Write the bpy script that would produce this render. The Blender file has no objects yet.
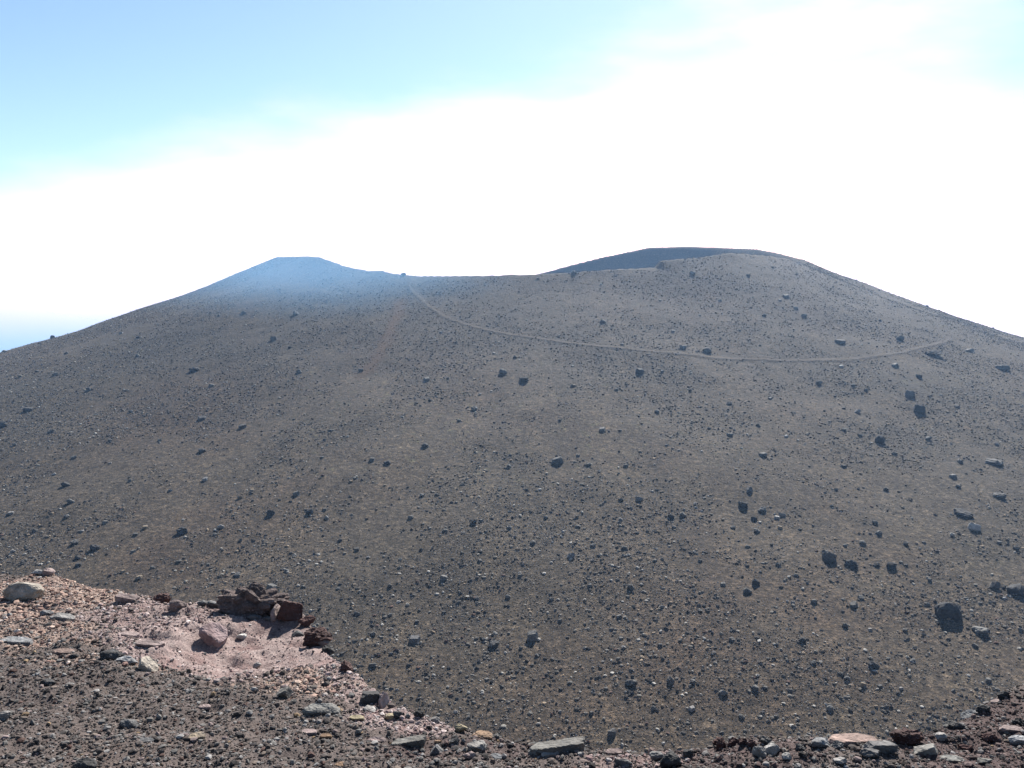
import bpy, math, random
import numpy as np
from mathutils import Vector, Matrix, Euler, noise as mnoise

random.seed(7)
RNG = np.random.default_rng(11)
scene = bpy.context.scene
COL = scene.collection

# ------------------------------------------------------------------ camera numbers
FPX = 887.0
PITCH = math.atan((384 - 285) / FPX)
CP, SP = math.cos(PITCH), math.sin(PITCH)
SUN_AZ, SUN_EL = math.radians(16), math.radians(40)
SUN_DIR = Vector((math.sin(SUN_AZ) * math.cos(SUN_EL), math.cos(SUN_AZ) * math.cos(SUN_EL), math.sin(SUN_EL)))


def pix_dir(px, py):
    a, b = (px - 512) / FPX, (384 - py) / FPX
    return np.array([a, CP + b * SP, -SP + b * CP])


# ------------------------------------------------------------------ noise on arrays
def _hash(ix, iy, seed):
    h = (ix.astype(np.int64) * 374761393 + iy.astype(np.int64) * 668265263 + seed * 1442695041) & 0xFFFFFFFF
    h = ((h ^ (h >> 13)) * 1274126177) & 0xFFFFFFFF
    return ((h ^ (h >> 16)) & 0xFFFF) / 65535.0


def vnoise(x, y, seed=0):
    ix, iy = np.floor(x), np.floor(y)
    fx, fy = x - ix, y - iy
    fx, fy = fx * fx * fx * (fx * (fx * 6 - 15) + 10), fy * fy * fy * (fy * (fy * 6 - 15) + 10)
    a, b = _hash(ix, iy, seed), _hash(ix + 1, iy, seed)
    c, d = _hash(ix, iy + 1, seed), _hash(ix + 1, iy + 1, seed)
    return (a + (b - a) * fx) * (1 - fy) + (c + (d - c) * fx) * fy - 0.5


def fbm(x, y, seed=0, octs=4, gain=0.5):
    x, y = np.asarray(x, float), np.asarray(y, float)
    s, amp = 0.0, 1.0
    for k in range(octs):
        s = s + amp * vnoise(x * 2 ** k + 17.3 * k, y * 2 ** k - 9.1 * k, seed + k)
        amp *= gain
    return s


# ------------------------------------------------------------------ heights
CX, CY, RA, RB = 9.5, 330.0, 94.0, 100.0
RIM = np.array([(-180, 8.5), (-160, 8.7), (-152, 8.9), (-143, 8.6), (-139, 8.4), (-135, 8.5), (-132, 8.2), (-130, 7.4), (-125, 5.4), (-120, 3.9), (-117, 4.0), (-115, 3.2), (-110, 2.4),
                (-100, 2.5), (-90, 2.9), (-80, 4.1), (-76, 4.4), (-73.6, 4.7), (-73.0, 6.4), (-65, 7.5), (-60, 8.8), (-50, 8.4), (-45, 8.1),
                (-30, 6.4), (-15, 8.1), (0, 10.2), (20, 14.6), (45, 17.2), (57, 17.3), (70, 13.4), (80, 9.2), (90, 4.5),
                (100, 2.0), (120, 0), (140, 2), (160, 6), (180, 8.5)], float)


_sa = np.arange(-180, 180.1, .5); _sv = np.interp(_sa, RIM[:, 0], RIM[:, 1])
_k = np.hanning(41); _k /= _k.sum()
SOFT = (_sa, np.convolve(np.concatenate([_sv[-21:-1], _sv, _sv[1:21]]), _k, 'valid'))


def cone_z(x, y, fine=True):
    x, y = np.asarray(x, float), np.asarray(y, float)
    dx, dy = x - CX, y - CY
    r = np.hypot(dx, dy) + 1e-6
    ph = np.degrees(np.arctan2(dy, dx))
    R = RA * RB / np.sqrt((RB * dx / r) ** 2 + (RA * dy / r) ** 2)
    rim = np.interp(ph, RIM[:, 0], RIM[:, 1])
    soft = np.interp(ph, SOFT[0], SOFT[1])
    d = r - R
    do, di = np.maximum(d, 0), np.maximum(-d, 0)
    mixr = soft + (rim - soft) * np.exp(-(do / 3.0) ** 2)
    out = 4 + (mixr - 4) * np.exp(-do / 70) - (.224 * do + .185 * 60 * (1 - np.exp(-do / 60)))
    inn = rim - 30 * (1 - np.exp(-(1.05 * di + .02 * di ** 2) / 30))
    z = np.where(d >= 0, out, inn)
    fade = 1 - np.exp(-(np.abs(d) / 12) ** 2)
    z = z + fade * 1.6 * fbm(x / 38, y / 38, 3, 3)
    if fine:
        z = z + .10 * fbm(x / 3.1, y / 3.1, 8, 3, .6)
    return z


EDGE_PX = [(-160, 585), (-60, 574), (0, 572), (30, 571), (60, 574), (95, 585), (130, 599), (160, 604), (185, 606), (215, 603), (245, 603), (285, 607), (308, 618), (327, 640), (345, 664),
           (375, 690), (405, 706), (440, 719), (470, 731), (500, 737), (560, 740), (600, 742), (640, 745), (690, 751), (725, 748), (760, 744),
           (800, 743), (850, 741), (885, 741), (920, 733), (945, 726), (965, 715), (990, 700), (1024, 688), (1100, 660), (1200, 640)]


def ridge_plane(y):
    return -1.62 - .13 * np.maximum(y, 0)


def _edge():
    ts, ys = [], []
    for px, py in EDGE_PX:
        d = pix_dir(px, py)
        s = 1.62 / (-d[2] - .13 * d[1])
        ts.append(d[0] / d[1]); ys.append(s * d[1])
    return np.array(ts), np.array(ys)


EDGE_T, EDGE_Y = _edge()


def plane_hit(px, py):
    d = pix_dir(px, py)
    s = 1.62 / (-d[2] - .13 * d[1])
    return d[0] * s, d[1] * s


HOL = plane_hit(262, 640)


def ridge_z(x, y, fine=True):
    x, y = np.asarray(x, float), np.asarray(y, float)
    t = np.clip(x / np.maximum(y, .4), EDGE_T[0], EDGE_T[-1])
    ye = np.interp(t, EDGE_T, EDGE_Y) + .10 * fbm(x / .5, y / .5, 21, 3)
    dd = y - ye - .13
    drop = .85 * (np.sqrt(dd * dd + .12 ** 2) + dd) / 2
    z = ridge_plane(y) - drop - .12 * np.maximum(np.abs(x) - 14, 0)
    # the scraped hollow with its raised far lip
    q = ((x - HOL[0]) / .62) ** 2 + ((y - HOL[1]) / .62) ** 2
    z = z - .13 * np.exp(-q * q)
    # heaped tephra on the left shoulder
    mx, my = plane_hit(70, 602)
    q = ((x - mx) / 1.0) ** 2 + ((y - my) / .7) ** 2
    z = z + .07 * np.exp(-q)
    z = z + .05 * np.exp(-(((x - HOL[0] + .5) / 1.0) ** 2 + ((y - HOL[1]) / .8) ** 2) ** 2) * fbm(x / .16, y / .16, 91, 3, .6)
    z = z + .09 * fbm(x / 1.3, y / 1.3, 31, 3)
    if fine:
        z = z + .040 * fbm(x / .22, y / .22, 41, 4, .65)
    return z


def march(fn, px, py, t0, t1, n=900):
    d = pix_dir(px, py)
    s = np.linspace(t0, t1, n)
    P = d[None, :] * s[:, None]
    below = P[:, 2] < fn(P[:, 0], P[:, 1])
    if not below.any():
        return None
    i = int(np.argmax(below))
    a, b = (s[i - 1] if i else s[0]), s[i]
    for _ in range(18):
        m = (a + b) / 2
        p = d * m
        if p[2] < fn(p[0], p[1]):
            b = m
        else:
            a = m
    p = d * b
    return Vector((float(p[0]), float(p[1]), float(fn(p[0], p[1]))))


# ------------------------------------------------------------------ mesh helpers
def mesh_from_arrays(name, V, Fa, smooth=False):
    me = bpy.data.meshes.new(name)
    V = np.asarray(V, np.float32); Fa = np.asarray(Fa, np.int32)
    k = Fa.shape[1]
    me.vertices.add(len(V)); me.vertices.foreach_set('co', V.ravel())
    me.loops.add(Fa.size); me.loops.foreach_set('vertex_index', Fa.ravel())
    me.polygons.add(len(Fa)); me.polygons.foreach_set('loop_start', np.arange(0, Fa.size, k, dtype=np.int32))
    me.update(calc_edges=True)
    me.polygons.foreach_set('use_smooth', np.full(len(Fa), smooth))
    me.validate()
    return me


def tag(o, label, cat=None, group=None, kind=None):
    o['label'] = label
    if cat: o['category'] = cat
    if group: o['group'] = group
    if kind: o['kind'] = kind
    return o


def link(name, me, mat=None):
    o = bpy.data.objects.new(name, me)
    COL.objects.link(o)
    if mat: me.materials.append(mat)
    return o


def grid_mesh(name, xs, ys, fn, smooth=True):
    X, Y = np.meshgrid(xs, ys)
    Z = fn(X, Y)
    V = np.stack([X.ravel(), Y.ravel(), Z.ravel()], 1)
    nx, ny = len(xs), len(ys)
    i = (np.arange(ny - 1)[:, None] * nx + np.arange(nx - 1)[None, :]).ravel()
    Fa = np.stack([i, i + 1, i + nx + 1, i + nx], 1)
    return mesh_from_arrays(name, V, Fa, smooth), X, Y


def color_attr(me, name, rgb):
    a = me.color_attributes.new(name, 'FLOAT_COLOR', 'POINT')
    c = np.ones((len(me.vertices), 4), np.float32); c[:, :3] = rgb
    a.data.foreach_set('color', c.ravel())


# ------------------------------------------------------------------ materials
class NT:
    def __init__(self, name):
        self.mat = bpy.data.materials.new(name); self.mat.use_nodes = True
        self.t = self.mat.node_tree; self.t.nodes.clear()
        self.out = self.n('ShaderNodeOutputMaterial')

    def n(self, typ, **kw):
        nd = self.t.nodes.new(typ)
        for k, v in kw.items():
            if k in nd.inputs: nd.inputs[k].default_value = v
            else: setattr(nd, k, v)
        return nd

    def l(self, a, b): self.t.links.new(a, b)

    def noise(self, vec, scale, detail=4, rough=.6):
        nd = self.n('ShaderNodeTexNoise'); nd.inputs['Scale'].default_value = scale
        nd.inputs['Detail'].default_value = detail; nd.inputs['Roughness'].default_value = rough
        self.l(vec, nd.inputs['Vector']); return nd.outputs['Fac']

    def ramp(self, fac, stops):
        nd = self.n('ShaderNodeValToRGB'); cr = nd.color_ramp
        while len(cr.elements) < len(stops): cr.elements.new(.5)
        for e, (p, c) in zip(cr.elements, stops):
            e.position = p; e.color = (*c, 1) if len(c) == 3 else c
        self.l(fac, nd.inputs['Fac']); return nd.outputs['Color']

    def mix(self, fac, a, b, mode='MIX'):
        nd = self.n('ShaderNodeMix', data_type='RGBA', blend_type=mode)
        for s, v in ((nd.inputs[0], fac), (nd.inputs[6], a), (nd.inputs[7], b)):
            if hasattr(v, 'is_linked'): self.l(v, s)
            elif isinstance(v, tuple): s.default_value = (*v, 1)
            else: s.default_value = v
        return nd.outputs[2]

    def math(self, op, a, b=0.0):
        nd = self.n('ShaderNodeMath', operation=op)
        for s, v in ((nd.inputs[0], a), (nd.inputs[1], b)):
            if hasattr(v, 'is_linked'): self.l(v, s)
            else: s.default_value = v
        return nd.outputs[0]

    def bsdf(self, color, rough=.95, bump=None, strength=.5, dist=.05, spec=.15):
        b = self.n('ShaderNodeBsdfPrincipled'); b.inputs['Roughness'].default_value = rough
        b.inputs['Specular IOR Level'].default_value = spec
        self.l(color, b.inputs['Base Color'])
        if bump is not None:
            bp = self.n('ShaderNodeBump'); bp.inputs['Strength'].default_value = strength; bp.inputs['Distance'].default_value = dist
            self.l(bump, bp.inputs['Height']); self.l(bp.outputs['Normal'], b.inputs['Normal'])
        return b.outputs['BSDF']

    def finish(self, sh):
        self.l(sh, self.out.inputs['Surface']); return self.mat


def mat_cone():
    m = NT('cone_tephra'); g = m.n('ShaderNodeNewGeometry').outputs['Position']
    big = m.noise(g, .018, 4, .55); mid = m.noise(g, .16, 4, .6); fin = m.noise(g, 1.3, 3, .7); tiny = m.noise(g, 4.5, 2, .8); grit = m.noise(g, 11.0, 2, .8)
    vor = m.n('ShaderNodeTexVoronoi'); vor.inputs['Scale'].default_value = 2.6; m.l(g, vor.inputs['Vector'])
    c = m.ramp(big, [(.30, (.053, .039, .028)), (.5, (.053, .044, .033)), (.70, (.046, .042, .034))])
    c = m.mix(m.math('MULTIPLY', m.math('SUBTRACT', mid, .35), 1.6), c, (.062, .053, .039))
    sb = m.n('ShaderNodeVectorMath', operation='SUBTRACT'); m.l(g, sb.inputs[0]); sb.inputs[1].default_value = (CX, CY, 0)
    sx = m.n('ShaderNodeSeparateXYZ'); m.l(sb.outputs[0], sx.inputs[0])
    an = m.math('ARCTAN2', sx.outputs[1], sx.outputs[0]); ln = m.n('ShaderNodeVectorMath', operation='LENGTH'); m.l(sb.outputs[0], ln.inputs[0])
    cv = m.n('ShaderNodeCombineXYZ'); m.l(m.math('MULTIPLY', an, 34.0), cv.inputs[0]); m.l(m.math('MULTIPLY', ln.outputs['Value'], .028), cv.inputs[1])
    run = m.noise(cv.outputs[0], 1.0, 5, .65)
    c = m.mix(1.0, c, m.ramp(run, [(.30, (.74, .75, .77)), (.5, (1, 1, 1)), (.70, (1.24, 1.21, 1.16))]), 'MULTIPLY')
    c = m.mix(1.0, c, m.ramp(grit, [(.30, (.55, .55, .55)), (.5, (1, 1, 1)), (.70, (1.5, 1.5, 1.5))]), 'MULTIPLY')
    vs = m.n('ShaderNodeSeparateColor'); m.l(vor.outputs['Color'], vs.inputs[0])
    c = m.mix(1.0, c, m.ramp(vs.outputs[0], [(.0, (.62, .62, .63)), (.35, (.92, .92, .92)), (.8, (1.05, 1.05, 1.05)), (1.0, (1.6, 1.58, 1.55))]), 'MULTIPLY')
    c = m.mix(1.0, c, (.86, .815, .80), 'MULTIPLY')
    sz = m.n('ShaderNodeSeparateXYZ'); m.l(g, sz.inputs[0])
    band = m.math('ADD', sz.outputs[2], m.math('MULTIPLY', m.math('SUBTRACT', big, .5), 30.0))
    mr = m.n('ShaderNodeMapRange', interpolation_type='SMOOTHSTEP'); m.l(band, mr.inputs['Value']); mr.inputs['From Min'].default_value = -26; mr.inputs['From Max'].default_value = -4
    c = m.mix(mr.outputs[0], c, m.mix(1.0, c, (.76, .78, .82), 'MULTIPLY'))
    lich = m.ramp(m.noise(g, .55, 3, .7), [(.60, (0, 0, 0)), (.72, (1, 1, 1))])
    low = m.ramp(m.noise(g, .012, 2, .5), [(.40, (0, 0, 0)), (.60, (1, 1, 1))])
    c = m.mix(m.math('MULTIPLY', m.math('MULTIPLY', lich, low), .5), c, (.085, .085, .036))
    rst = m.ramp(m.noise(g, .31, 4, .7), [(.66, (0, 0, 0)), (.76, (1, 1, 1))])
    c = m.mix(m.math('MULTIPLY', rst, .25), c, (.085, .05, .036))
    c = m.mix(1.0, c, m.ramp(fin, [(.27, (.30, .30, .31)), (.5, (1, 1, 1)), (.72, (1.9, 1.85, 1.8))]), 'MULTIPLY')
    c = m.mix(1.0, c, m.ramp(tiny, [(.30, (.4, .4, .4)), (.5, (1, 1, 1)), (.70, (1.8, 1.8, 1.8))]), 'MULTIPLY')
    h = m.math('ADD', m.math('MULTIPLY', fin, .7), m.math('MULTIPLY', tiny, .35))
    return m.finish(m.bsdf(c, .95, h, .9, .25))


def mat_ridge():
    m = NT('ridge_tephra'); g = m.n('ShaderNodeNewGeometry').outputs['Position']
    zn = m.n('ShaderNodeVertexColor', layer_name='Zone').outputs['Color']
    sp = m.n('ShaderNodeSeparateColor'); m.l(zn, sp.inputs[0])
    a = m.noise(g, 1.7, 5, .65); b = m.noise(g, 14, 4, .7); f = m.noise(g, 70, 3, .75); ff = m.noise(g, 190, 2, .8)
    c = m.ramp(a, [(.3, (.057, .046, .043)), (.55, (.080, .065, .059)), (.75, (.076, .058, .050))])
    pink = m.ramp(b, [(.3, (.155, .115, .108)), (.6, (.21, .165, .152)), (.75, (.245, .205, .19))])
    ora = m.ramp(b, [(.3, (.165, .118, .096)), (.6, (.22, .165, .138)), (.75, (.25, .20, .178))])
    red = m.ramp(b, [(.3, (.046, .033, .032)), (.6, (.070, .050, .047)), (.75, (.085, .070, .066))])
    pink = m.mix(m.math('MULTIPLY', m.ramp(m.noise(g, 3.1, 5, .7), [(.47, (0, 0, 0)), (.62, (1, 1, 1))]), .75), pink, (.125, .078, .072))
    c = m.mix(sp.outputs[2], c, red); c = m.mix(sp.outputs[1], c, ora); c = m.mix(sp.outputs[0], c, pink)
    c = m.mix(1.0, c, m.ramp(f, [(.25, (.5, .5, .5)), (.5, (1, 1, 1)), (.75, (1.5, 1.45, 1.4))]), 'MULTIPLY')
    c = m.mix(.7, c, m.ramp(ff, [(.3, (.6, .6, .6)), (.5, (1, 1, 1)), (.7, (1.5, 1.5, 1.5))]), 'MULTIPLY')
    h = m.math('ADD', m.math('MULTIPLY', b, .6), m.math('ADD', m.math('MULTIPLY', f, .5), m.math('MULTIPLY', ff, .2)))
    c = m.mix(1.0, c, (1.13, 1.13, 1.14), 'MULTIPLY')
    return m.finish(m.bsdf(c, .95, h, .8, .02))


def mat_gravel(name):
    m = NT(name); g = m.n('ShaderNodeNewGeometry').outputs['Position']
    vc = m.n('ShaderNodeVertexColor', layer_name='Col').outputs['Color']
    return m.finish(m.bsdf(vc, .9))


def mat_rock(name, c1, c2, c3=None, scale=1.0, dust=0.0):
    m = NT(name); o = m.n('ShaderNodeTexCoord').outputs['Object']
    inf = m.n('ShaderNodeObjectInfo').outputs['Random']
    off = m.n('ShaderNodeVectorMath', operation='ADD'); m.l(o, off.inputs[0])
    cmb = m.n('ShaderNodeCombineXYZ'); mm = m.math('MULTIPLY', inf, 37.0); m.l(mm, cmb.inputs[0]); m.l(mm, cmb.inputs[1])
    m.l(cmb.outputs[0], off.inputs[1]); v = off.outputs[0]
    a = m.noise(v, 1.6 * scale, 5, .65); b = m.noise(v, 7 * scale, 4, .7)
    c = m.ramp(a, [(.34, c1), (.62, c2)])
    if c3: c = m.mix(m.ramp(b, [(.52, (0, 0, 0)), (.68, (1, 1, 1))]), c, c3)
    c = m.mix(1.0, c, m.ramp(m.noise(v, 20 * scale, 2, .7), [(.3, (.7, .7, .7)), (.5, (1, 1, 1)), (.7, (1.3, 1.3, 1.3))]), 'MULTIPLY')
    if dust: c = m.mix(m.math('MULTIPLY', m.ramp(m.noise(v, 2.6 * scale, 5, .7), [(.36, (0, 0, 0)), (.60, (1, 1, 1))]), dust), c, (.088, .072, .064))
    k = m.math('ADD', m.math('MULTIPLY', inf, .5), .75)
    cm = m.n('ShaderNodeCombineColor'); [m.l(k, cm.inputs[i]) for i in range(3)]
    c = m.mix(1.0, c, cm.outputs[0], 'MULTIPLY')
    h = m.math('ADD', a, m.math('MULTIPLY', b, .6))
    return m.finish(m.bsdf(c, .85, h, .6, .12))


def mat_path(name, c1, c2, alpha):
    m = NT(name); g = m.n('ShaderNodeNewGeometry').outputs['Position']
    e = m.n('ShaderNodeVertexColor', layer_name='Edge').outputs['Color']
    fin = m.noise(g, 1.5, 3, .7)
    c = m.ramp(fin, [(.3, c1), (.65, c2)])
    sh = m.bsdf(c, .95, m.noise(g, 4, 2, .7), .7, .1)
    tr = m.n('ShaderNodeBsdfTransparent'); mx = m.n('ShaderNodeMixShader')
    sp = m.n('ShaderNodeSeparateColor'); m.l(e, sp.inputs[0])
    n2 = m.noise(g, .7, 3, .7)
    fac = m.math('MULTIPLY', m.ramp(m.math('ADD', sp.outputs[0], m.math('MULTIPLY', m.math('SUBTRACT', n2, .5), 1.2)), [(.15, (0, 0, 0)), (.75, (1, 1, 1))]), alpha)
    m.l(fac, mx.inputs[0]); m.l(tr.outputs[0], mx.inputs[1]); m.l(sh, mx.inputs[2])
    return m.finish(mx.outputs[0])


ROCK = {
    'd': mat_rock('basalt_black', (.024, .024, .026), (.052, .050, .049), (.085, .082, .078)),
    'h': mat_rock('basalt_dark_grey', (.060, .059, .058), (.120, .115, .106), (.19, .18, .165)),
    'g': mat_rock('basalt_grey', (.075, .076, .078), (.125, .125, .125), (.17, .17, .165), dust=.42),
    'p': mat_rock('pale_lava', (.17, .165, .16), (.26, .25, .235), (.12, .115, .11), dust=.42),
    'w': mat_rock('white_pumice', (.30, .29, .275), (.42, .405, .38), (.22, .21, .2), dust=.42),
    't': mat_rock('tan_lava', (.17, .135, .095), (.25, .20, .145), (.12, .10, .08)),
    'r': mat_rock('red_scoria', (.036, .020, .019), (.066, .036, .032), (.085, .052, .046)),
    'k': mat_rock('pink_tuff', (.20, .15, .142), (.28, .22, .205), (.15, .115, .11), dust=.42),
    'm': mat_rock('mauve_tuff', (.16, .115, .115), (.22, .165, .162), (.13, .09, .09)),
    'o': mat_rock('orange_tephra', (.21, .13, .08), (.28, .18, .11), (.12, .08, .055), dust=.42),
    'f': mat_rock('fawn_lava', (.21, .18, .15), (.32, .285, .24), (.38, .34, .295)),
    'n': mat_rock('pinkish_tan_slab', (.19, .13, .108), (.28, .2, .17), (.14, .1, .088), dust=.42),
    'y': mat_rock('sulphur_stained_rock', (.22, .185, .11), (.31, .265, .17), (.14, .105, .075), dust=.42),
    'b': mat_rock('bluish_andesite', (.105, .110, .115), (.17, .174, .178), (.24, .243, .245), dust=.42),
    's': mat_rock('sage_andesite', (.115, .112, .102), (.19, .187, .172), (.24, .235, .218), dust=.42),
}

# ------------------------------------------------------------------ rock shapes
_ICO = {}


def ico(sub):
    if sub not in _ICO:
        import bmesh
        bm = bmesh.new(); bmesh.ops.create_icosphere(bm, subdivisions=sub, radius=1.0)
        V = np.array([v.co[:] for v in bm.verts]); Fa = np.array([[v.index for v in f.verts] for f in bm.faces])
        bm.free(); _ICO[sub] = (V / np.linalg.norm(V, axis=1)[:, None], Fa)
    return _ICO[sub]


def rock_shape(kind, seed, sub):
    rg = np.random.default_rng(seed)
    V, Fa = ico(sub)
    def rnd_planes(k, lo, hi):
        n = rg.normal(size=(k, 3)); n /= np.linalg.norm(n, axis=1)[:, None]
        return n, rg.uniform(lo, hi, k)
    n, d = rnd_planes(14, .62, 1.0)
    rough = .10
    if kind == 'slab':
        n2 = np.array([[.06, .1, 1], [-.1, .05, -1], [1, .1, .15], [-1, .3, .1], [.2, -1, .12], [-.3, 1, .1], [.7, .7, .1]]); n2 /= np.linalg.norm(n2, axis=1)[:, None]
        n, d = np.vstack([n2, n[:5]]), np.concatenate([[.42, .42, .9, .95, .8, .85, .9], d[:5] + .15]); rough = .03
    elif kind == 'box':
        n2 = np.array([[.1, .15, 1], [0, 0, -1], [1, .1, .1], [-1, .1, .15], [.15, -1, .1], [-.1, 1, .15]]); n2 /= np.linalg.norm(n2, axis=1)[:, None]
        n, d = np.vstack([n2, n[:5]]), np.concatenate([[.7, .7, .8, .75, .7, .8], d[:5] + .2]); rough = .035
    elif kind == 'wedge':
        n2 = np.array([[.75, -.1, .7], [-.9, .1, .35], [.1, -1, .15], [0, 1, .2], [0, 0, -1]]); n2 /= np.linalg.norm(n2, axis=1)[:, None]
        n, d = np.vstack([n2, n[:4]]), np.concatenate([[.38, .5, .5, .55, .6], d[:4] + .2]); rough = .03
    elif kind == 'ramp':
        n2 = np.array([[-.30, .10, 1], [0, 0, -1], [1, -.1, -.05], [-1, .1, .3], [.05, -1, -.12], [0, 1, .1], [-.6, -.7, .1]]); n2 /= np.linalg.norm(n2, axis=1)[:, None]
        n, d = np.vstack([n2, n[:3]]), np.concatenate([[.30, .5, .85, 1.0, .55, .8, .9], d[:3] + .35]); rough = .05
    elif kind == 'crag':
        n, d = rnd_planes(11, .6, 1.0); rough = .20
    elif kind == 'round':
        n, d = rnd_planes(26, .84, 1.0); rough = .05
    elif kind == 'scoria':
        n, d = rnd_planes(9, .7, 1.0); rough = .26
    dots = V @ n.T
    with np.errstate(divide='ignore', invalid='ignore'):
        r = np.where(dots > 1e-3, d[None, :] / dots, 9.0)
    r = np.minimum(r.min(1), 1.25)
    off = Vector(rg.uniform(-50, 50, 3))
    fr = 2.2 if kind != 'scoria' else 2.6
    nz = np.array([mnoise.noise(Vector(v) * fr + off) + .55 * mnoise.noise(Vector(v) * fr * 2.3 + off) + .3 * mnoise.noise(Vector(v) * fr * 5 + off) for v in V])
    P = V * (r * (1 + rough * nz))[:, None]
    lo, hi = P.min(0), P.max(0)
    return (P - (lo + hi) / 2) / ((hi - lo) / 2), Fa


LIB = {k: [mesh_from_arrays('rock_' + k, *rock_shape(k, 100 + i * 7 + j * 31, 3)) for j in range(6)] for i, k in enumerate(('block', 'box', 'round', 'scoria', 'slab', 'crag'))}
for L in LIB.values():
    for me in L: me.materials.append(ROCK['d'])


def set_mat(o, m):
    o.material_slots[0].link = 'OBJECT'; o.material_slots[0].material = m


# ------------------------------------------------------------------ setting: cone, land, ridge
def spaced(a, b, step, far, g=1.18):
    core = np.arange(a, b + step / 2, step); L, R = [], []
    s, v = step, a
    while v > a - far: s *= g; v -= s; L.append(v)
    s, v = step, core[-1]
    while v < core[-1] + far: s *= g; v += s; R.append(v)
    return np.concatenate([L[::-1], core, R])


xs, ys = spaced(-210, 210, .8, 1500), np.concatenate([np.arange(45, 250, .7), spaced(250, 470, 1.0, 1700)[lambda a: 0] if False else np.arange(250, 470, 1.0), 470 + np.cumsum(1.0 * 1.18 ** np.arange(1, 36))])
cone_me, _, _ = grid_mesh('cone', xs, ys, lambda X, Y: np.maximum(cone_z(X, Y), -240))
cone_x0, cone_x1, cone_y1 = float(xs[0]), float(xs[-1]), float(ys[-1])
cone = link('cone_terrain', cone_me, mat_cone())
tag(cone, 'dark grey volcanic cone with a notched crater rim and two summits', 'hill', kind='structure')

bz = -241.0

xs = spaced(-7.5, 7.5, .022, 140, 1.12)
ys = np.concatenate([-40 + np.cumsum(np.linspace(2.2, .08, 38)) * (42.3 / np.cumsum(np.linspace(2.2, .08, 38))[-1]), np.arange(2.34, 10.2, .022), 10.2 + np.cumsum(.03 * 1.12 ** np.arange(1, 48))])
ys = ys[ys < 72]
ridge_me, RX, RY = grid_mesh('ridge', xs, ys, ridge_z)
ridge = link('ridge_ground', ridge_me, mat_ridge())
tag(ridge, 'near ridge of pink, orange and dark gravel with a scraped pale hollow', 'ground', kind='structure')


def blob(x, y, px, py, rx, ry, seed):
    cx, cy = plane_hit(px, py)
    q = np.sqrt(((x - cx) / rx) ** 2 + ((y - cy) / ry) ** 2) + .55 * fbm(x / .45, y / .45, seed, 4)
    return np.clip((1.15 - q) / .4, 0, 1)


def zones(x, y):
    pink = np.maximum.reduce([blob(x, y, 262, 642, .85, .75, 51), blob(x, y, 190, 628, .55, .6, 52), .8 * blob(x, y, 150, 612, .45, .5, 53),
                              .9 * blob(x, y, 420, 708, .34, .22, 54), .7 * blob(x, y, 365, 690, .18, .2, 58), .6 * blob(x, y, 130, 636, .45, .16, 55), .55 * blob(x, y, 640, 750, .25, .10, 57)])
    ora = np.maximum.reduce([blob(x, y, 55, 598, 1.25, 1.1, 61), .7 * blob(x, y, 110, 632, .8, .4, 62), .8 * blob(x, y, 320, 672, .55, .35, 63), .5 * blob(x, y, 200, 662, .9, .25, 64)])
    red = np.maximum.reduce([.75 * blob(x, y, 178, 620, .42, .45, 74), .65 * blob(x, y, 352, 676, .16, .30, 75), .6 * blob(x, y, 392, 702, .22, .16, 76), blob(x, y, 1010, 740, .6, .75, 71), .8 * blob(x, y, 740, 752, .35, .22, 72), .6 * blob(x, y, 470, 738, .4, .12, 73)])
    return pink, ora * (1 - pink), red


pk, orr, rd = zones(RX.ravel(), RY.ravel())
color_attr(ridge_me, 'Zone', np.stack([pk, orr, rd], 1))


# ------------------------------------------------------------------ footpath across the cone
def ribbon(name, pts, width, mat, label, lift=.04, taper=None):
    P = []
    for px, py in pts:
        h = march(lambda x, y: cone_z(x, y, False), px, py, 60, 480)
        if h: P.append(h)
    # resample
    D = [0]
    for a, b in zip(P, P[1:]): D.append(D[-1] + (b - a).length)
    n = int(D[-1] / .5); s = np.linspace(0, D[-1], n)
    A = np.array([p[:] for p in P]); C = np.stack([np.interp(s, D, A[:, k]) for k in range(2)], 1)
    ker = np.ones(31) / 31
    Cp = np.pad(C, ((15, 15), (0, 0)), 'edge'); C = np.stack([np.convolve(Cp[:, k], ker, 'valid') for k in range(2)], 1)
    C += np.stack([.35 * fbm(s / 9, s * 0, 5), .35 * fbm(s / 9, s * 0 + 4, 6)], 1)
    T = np.gradient(C, axis=0); T /= np.linalg.norm(T, axis=1)[:, None]; N = np.stack([-T[:, 1], T[:, 0]], 1)
    m = 9; u = np.linspace(-1, 1, m)
    w = width * (1 + .5 * fbm(s / 6, s * 0 + 2, 9))
    X = C[:, None, 0] + N[:, None, 0] * u[None] * w[:, None]; Y = C[:, None, 1] + N[:, None, 1] * u[None] * w[:, None]
    Z = np.maximum.reduce([cone_z(X + dx, Y + dy) for dx in (-.4, 0, .4) for dy in (-.4, 0, .4)]) * .5 + cone_z(X, Y) * .5 + lift
    i = (np.arange(n - 1)[:, None] * m + np.arange(m - 1)[None]).ravel()
    me = mesh_from_arrays(name, np.stack([X.ravel(), Y.ravel(), Z.ravel()], 1), np.stack([i, i + 1, i + m + 1, i + m], 1), True)
    along = np.minimum(1, np.minimum(np.arange(n), np.arange(n)[::-1]) / ((.06 if width < 2 else .12) * n + 1)) if taper else np.ones(n)
    e = ((1 - np.abs(u)[None]) * along[:, None]).ravel()
    color_attr(me, 'Edge', np.stack([e] * 3, 1))
    o = link(name, me, mat); tag(o, label, 'path', kind='structure'); return o


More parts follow.
